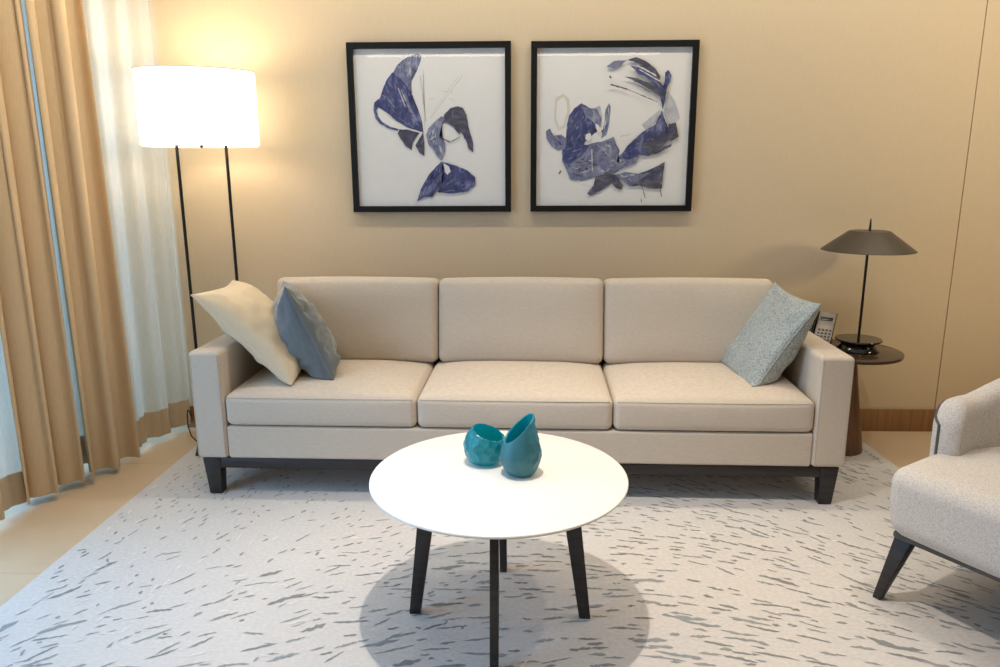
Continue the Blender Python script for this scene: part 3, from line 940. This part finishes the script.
S1 = [
    (5, line((302, 150), (322, 300), 5)), (5, line((312, 130), (318, 330), 2)), (5, line((445, 150), (335, 290), 3)), (5, line((432, 150), (350, 260), 2)),
    (5, line((365, 198), (415, 204), 2)), (5, line((330, 228), (352, 222), 2)), (5, line((398, 222), (418, 236), 2)),
    (3, [(294, 78), (306, 86), (300, 112), (290, 136), (276, 162), (268, 178), (276, 206), (262, 210), (236, 170), (208, 142), (226, 112), (256, 90)]),
    (1, [(208, 138), (240, 162), (262, 192), (276, 212), (284, 232), (296, 262), (308, 300), (313, 336), (262, 320), (222, 298), (196, 274), (178, 262), (160, 252), (146, 236), (166, 222), (176, 190), (190, 160)]),
    (4, line((228, 190), (252, 250), 4)), (4, line((238, 196), (272, 270), 2)), (3, line((250, 210), (290, 300), 6)), (3, line((196, 226), (216, 254), 6)),
    (1, [(148, 234), (160, 250), (154, 262), (160, 284), (176, 302), (200, 316), (228, 324), (226, 330), (194, 322), (166, 306), (150, 286), (144, 258)]),
    (0, [(162, 256), (184, 268), (216, 300), (262, 322), (300, 334), (252, 328), (204, 318), (174, 300), (160, 280)]),
    (2, [(232, 326), (260, 326), (300, 338), (286, 356), (276, 374), (272, 396), (252, 380), (234, 354), (226, 340)]),
    (2, [(312, 336), (316, 372), (316, 416), (300, 404), (286, 380), (296, 362)]),
    (2, [(382, 278), (404, 256), (428, 250), (446, 256), (458, 280), (462, 308), (470, 340), (480, 372), (480, 404), (466, 394), (456, 364), (442, 338), (420, 322), (398, 308), (380, 300)]),
    (3, [(352, 300), (374, 282), (386, 292), (376, 306), (372, 332), (366, 348), (376, 356), (386, 370), (386, 402), (374, 428), (356, 404), (330, 376), (322, 346), (330, 322)]),
    (2, line((366, 352), (402, 370), 4)), (2, line((402, 370), (440, 350), 2)), (2, line((420, 322), (436, 340), 7)), (2, line((352, 404), (374, 430), 2)),
    (1, [(374, 434), (382, 462), (376, 506), (352, 542), (344, 556), (316, 556), (292, 572), (304, 530), (330, 482), (356, 452)]),
    (1, [(376, 436), (420, 448), (462, 466), (488, 490), (486, 518), (460, 538), (410, 544), (360, 540), (380, 500), (384, 462)]),
    (0, [(380, 440), (398, 450), (405, 468), (394, 480), (386, 470)]),
    (3, line((384, 462), (352, 520), 3)), (3, line((378, 470), (330, 528), 2)),
]
S2 = [
    (5, [(150, 220), (176, 206), (196, 222), (200, 262), (182, 320), (160, 330), (146, 290)]),
    (0, [(156, 232), (176, 216), (188, 232), (190, 266), (176, 312), (162, 318), (152, 286)]),
    (4, [(266, 258), (300, 246), (308, 280), (304, 320), (286, 310), (262, 280)]),
    (4, [(526, 196), (552, 236), (568, 290), (556, 300), (530, 320), (512, 270)]),
    (4, [(440, 310), (500, 260), (512, 284), (452, 330)]),
    (3, [(330, 238), (336, 250), (330, 310), (322, 344), (304, 356), (314, 300), (318, 260)]),
    (1, [(196, 278), (214, 254), (238, 238), (256, 248), (284, 270), (300, 300), (290, 332), (270, 348), (256, 360), (236, 392), (206, 420), (178, 438), (172, 402), (186, 350), (188, 310)]),
    (3, [(240, 250), (290, 258), (306, 290), (296, 330), (276, 300), (250, 280)]),
    (3, [(118, 330), (132, 322), (144, 346), (170, 342), (188, 356), (186, 390), (160, 396), (138, 382), (120, 356)]),
    (3, [(176, 400), (236, 384), (272, 372), (310, 366), (346, 350), (354, 376), (366, 396), (356, 430), (374, 456), (350, 474), (290, 484), (240, 500), (200, 494), (184, 456), (172, 430)]),
    (1, [(184, 380), (240, 376), (262, 380), (240, 410), (190, 444), (174, 424)]),
    (4, line((272, 392), (274, 470), 4)), (4, line((290, 376), (356, 440), 2)),
    (0, [(252, 342), (268, 338), (272, 352), (262, 366), (250, 358)]), (0, [(284, 306), (294, 310), (302, 330), (296, 340), (286, 322)]),
    (2, [(284, 486), (330, 476), (370, 482), (364, 500), (378, 516), (370, 532), (352, 524), (338, 508), (306, 532), (268, 552), (256, 544), (278, 516)]),
    (3, [(340, 470), (420, 440), (432, 416), (410, 412), (372, 430), (352, 446)]),
    (2, [(376, 488), (420, 480), (466, 462), (516, 436), (510, 480), (506, 528), (464, 526), (430, 516), (408, 520), (384, 506)]),
    (3, [(350, 480), (382, 470), (440, 478), (470, 470), (430, 500), (400, 520)]),
    (1, [(360, 424), (392, 380), (440, 336), (484, 310), (506, 262), (514, 290), (530, 330), (524, 366), (494, 398), (460, 416), (430, 410), (396, 428)]),
    (2, [(436, 380), (480, 350), (520, 340), (524, 366), (490, 396), (456, 412)]),
    (2, [(456, 412), (500, 388), (538, 376), (536, 384), (490, 408)]),
    (2, [(528, 310), (552, 304), (558, 336), (562, 352), (538, 366), (520, 360)]),
    (1, [(516, 140), (526, 132), (538, 150), (532, 170), (522, 190), (516, 232), (508, 262), (502, 230), (496, 204), (506, 190), (516, 170)]),
    (3, [(320, 120), (346, 102), (388, 100), (368, 116), (344, 126)]),
    (2, [(386, 100), (420, 90), (452, 104), (480, 124), (500, 152), (498, 164), (470, 140), (440, 118), (410, 104)]),
    (1, [(400, 118), (432, 124), (464, 140), (496, 164), (510, 190), (500, 200), (470, 170), (448, 150), (430, 146), (416, 132)]),
    (2, [(380, 152), (420, 158), (460, 172), (494, 190), (512, 230), (490, 212), (456, 190), (420, 170)]),
    (0, line((430, 130), (500, 170), 3)), (0, line((420, 116), (486, 150), 4)),
    (2, line((334, 178), (390, 194), 5)), (2, line((390, 194), (490, 236), 2)), (2, line((424, 178), (468, 206), 2)), (2, line((330, 150), (336, 158), 4)),
    (5, line((366, 350), (400, 342), 4)), (2, line((162, 476), (168, 464), 5)), (2, line((440, 520), (450, 560), 2)), (2, line((500, 528), (504, 556), 2)),
    (2, line((412, 506), (440, 520), 2)), (2, line((436, 562), (438, 576), 2)), (5, line((196, 500), (266, 520), 2)),
]
picture('framed_print', -.771, -.043, 1.054, 1.794, 'black framed abstract print of three blue leaf shapes, nearest the floor lamp', strokes(S1, 4), MM, (53, 607, 80, 607, 42, 607.5))
picture('framed_print', .046, .780, 1.054, 1.792, 'black framed abstract print of a sweeping blue curved mass, nearest the table lamp', strokes(S2, 9), MM, (68, 630, 66, 602, 37, 606))

# ------------------------------------------------------------------ curtains
def cloth(name, path, z0, z1, fold, label, m, hem=None, hemh=.13, parent=None, thick=.0015, top_gather=.0):
    """path: list of plan points (x,y) along the cloth; fold(s,t) offset perpendicular; s metres along, t 0 floor..1 top"""
    P = [Vector((a, b, 0)) for a, b in path]
    L = [0]
    for a, b in zip(P, P[1:]): L.append(L[-1]+(b-a).length)
    n = int(L[-1]/.008)+1
    zs = [z0, z0+.004, z0+hemh-.001, z0+hemh] + [z0+hemh+(z1-z0-hemh)*i/26 for i in range(1, 27)]
    bm = bmesh.new(); grid = []
    for z in zs:
        t = (z-z0)/(z1-z0); row = []
        for i in range(n+1):
            s = L[-1]*i/n
            k = 0
            while k < len(L)-2 and s > L[k+1]: k += 1
            a, b = P[k], P[k+1]; q = (s-L[k])/max(1e-6, L[k+1]-L[k])
            # smooth tangent blending
            p = a.lerp(b, q); d = (b-a).normalized()
            nn = Vector((d.y, -d.x, 0))
            if nn.x < 0: nn = -nn
            off, slide = fold(s, t, L[-1])
            p = p + nn*off + d*slide
            row.append(bm.verts.new((p.x, p.y, z)))
        grid.append(row)
    for j in range(len(zs)-1):
        for i in range(n):
            f = bm.faces.new((grid[j][i], grid[j][i+1], grid[j+1][i+1], grid[j+1][i]))
            if hem and j < 3: f.material_index = 1
    o = obj(name, bm, [m, hem] if hem else m, angle=None)
    so = o.modifiers.new('cloth_thickness', 'SOLIDIFY'); so.thickness = thick; so.offset = 0
    return tag(o, label, 'curtain')
def catmull(pts, n=12):
    out = []
    P = [pts[0]] + list(pts) + [pts[-1]]
    for i in range(1, len(P)-2):
        for s in range(n):
            t = s/n
            out.append(tuple(.5*((2*P[i][c])+(-P[i-1][c]+P[i+1][c])*t+(2*P[i-1][c]-5*P[i][c]+4*P[i+1][c]-P[i+2][c])*t*t+(-P[i-1][c]+3*P[i][c]-3*P[i+1][c]+P[i+2][c])*t**3) for c in (0, 1)))
    out.append(pts[-1]); return out
def fold_sheer(s, t, L):
    a = .020*math.sin(2*PI*s/.155 + .6*math.sin(s*7)) + .009*math.sin(2*PI*s/.067+2*t)
    a *= (.75+.35*(1-t))
    return a, 0
cloth('sheer_curtain', catmull([(-1.648, 3.462), (-1.705, 3.26), (-1.765, 3.08), (-1.86, 2.85), (-1.905, 2.62), (-1.885, 2.42), (-1.91, 2.24)]),
      .022, 2.68, fold_sheer, 'ivory sheer curtain hanging behind the tan drapes, beside the lamp and wall', M['sheer'], M['hem'], .125)
def fold_drape(ph):
    def f(s, t, L):
        w = .125
        a = .034*math.sin(2*PI*s/w + ph) + .012*math.sin(2*PI*s/.06 + 1.5*t + ph)
        return a*(.8+.25*(1-t)), .02*math.sin(2*PI*s/w*2 + ph)*(.5+.5*t)
    return f
cloth('drape', catmull([(-1.705, 3.02), (-1.735, 2.90), (-1.779, 2.79)]), .022, 2.68, fold_drape(1.6),
      'tan drape panel in deep folds right of the narrow blue slit', M['drape'], thick=.003)
cloth('drape', catmull([(-1.785, 2.775), (-1.815, 2.68), (-1.85, 2.56), (-1.862, 2.535)]), .026, 2.68, fold_drape(.2),
      'tan drape panel left of the narrow blue slit, nearer the camera', M['drape'], thick=.003)

# ------------------------------------------------------------------ lights
def light(name, kind, loc, energy, col, rot=None, target=None, **kw):
    l = bpy.data.lights.new(name, kind); l.energy = energy; l.color = col
    for k, v in kw.items(): setattr(l, k, v)
    o = bpy.data.objects.new(name, l); C.objects.link(o); o.location = loc
    if target: o.rotation_euler = (Vector(target)-Vector(loc)).to_track_quat('-Z', 'Y').to_euler()
    elif rot: o.rotation_euler = rot
    return o
WARM = (1.0, .80, .58); NEUT = (1.0, .90, .78)
light('downlight_table', 'SPOT', (-.13, 1.69, 2.72), 150, (1, .89, .77), target=(.14, 1.88, 0), spot_size=R(70), spot_blend=.9, shadow_soft_size=.025)
light('downlight_chair', 'SPOT', (1.45, 1.75, 2.72), 42, (1, .90, .77), target=(1.4, 1.75, 0), spot_size=R(95), spot_blend=.8, shadow_soft_size=.04)
light('cove_light', 'AREA', (.9, 2.80, 2.70), 36, (1, .90, .73), target=(.9, 3.47, .9), shape='RECTANGLE', size=4.6, size_y=.05)
light('hall_lamp', 'SPOT', (3.35, 1.55, 1.75), 92, (1, .80, .48), target=(2.1, 3.47, 1.2), spot_size=R(58), spot_blend=1.0, shadow_soft_size=.18)
light('curtain_cove_light', 'AREA', (-1.42, 2.45, 2.70), 4.5, (1, .84, .58), target=(-1.95, 2.7, 1.95), shape='RECTANGLE', size=.08, size_y=2.0)
bpy.data.lights['curtain_cove_light'].spread = R(95)
light('ceiling_bounce_fill', 'AREA', (.8, .6, 2.70), 6, (1, .95, .88), target=(.8, .6, 0), shape='RECTANGLE', size=4.0, size_y=3.0)  # added soft fill standing in for room bounce, not a fixture
light('rear_cove_light', 'AREA', (-.1, -3.0, 2.645), 24, (1, .86, .68), target=(-.1, -3.0, 0), shape='RECTANGLE', size=3.7, size_y=.2)
light('floor_lamp_bulb', 'POINT', (-1.352, 3.20, 1.50), 4.5, (1, .90, .74), shadow_soft_size=.08)
light('window_daylight', 'AREA', (WX-.3, 1.85, 1.2), 60, (.37, .65, 1.0), target=(-1.0, 2.2, .6), shape='RECTANGLE', size=2.9, size_y=2.4)

w = bpy.data.worlds.new('world'); scene.world = w; w.use_nodes = True
bg = w.node_tree.nodes['Background']; bg.inputs['Color'].default_value = (.42, .68, 1.0, 1); bg.inputs['Strength'].default_value = 1.7

vs = scene.view_settings
vs.view_transform = 'Standard'; vs.look = 'None'; vs.gamma = 1; vs.use_curve_mapping = False
vs.exposure = 0
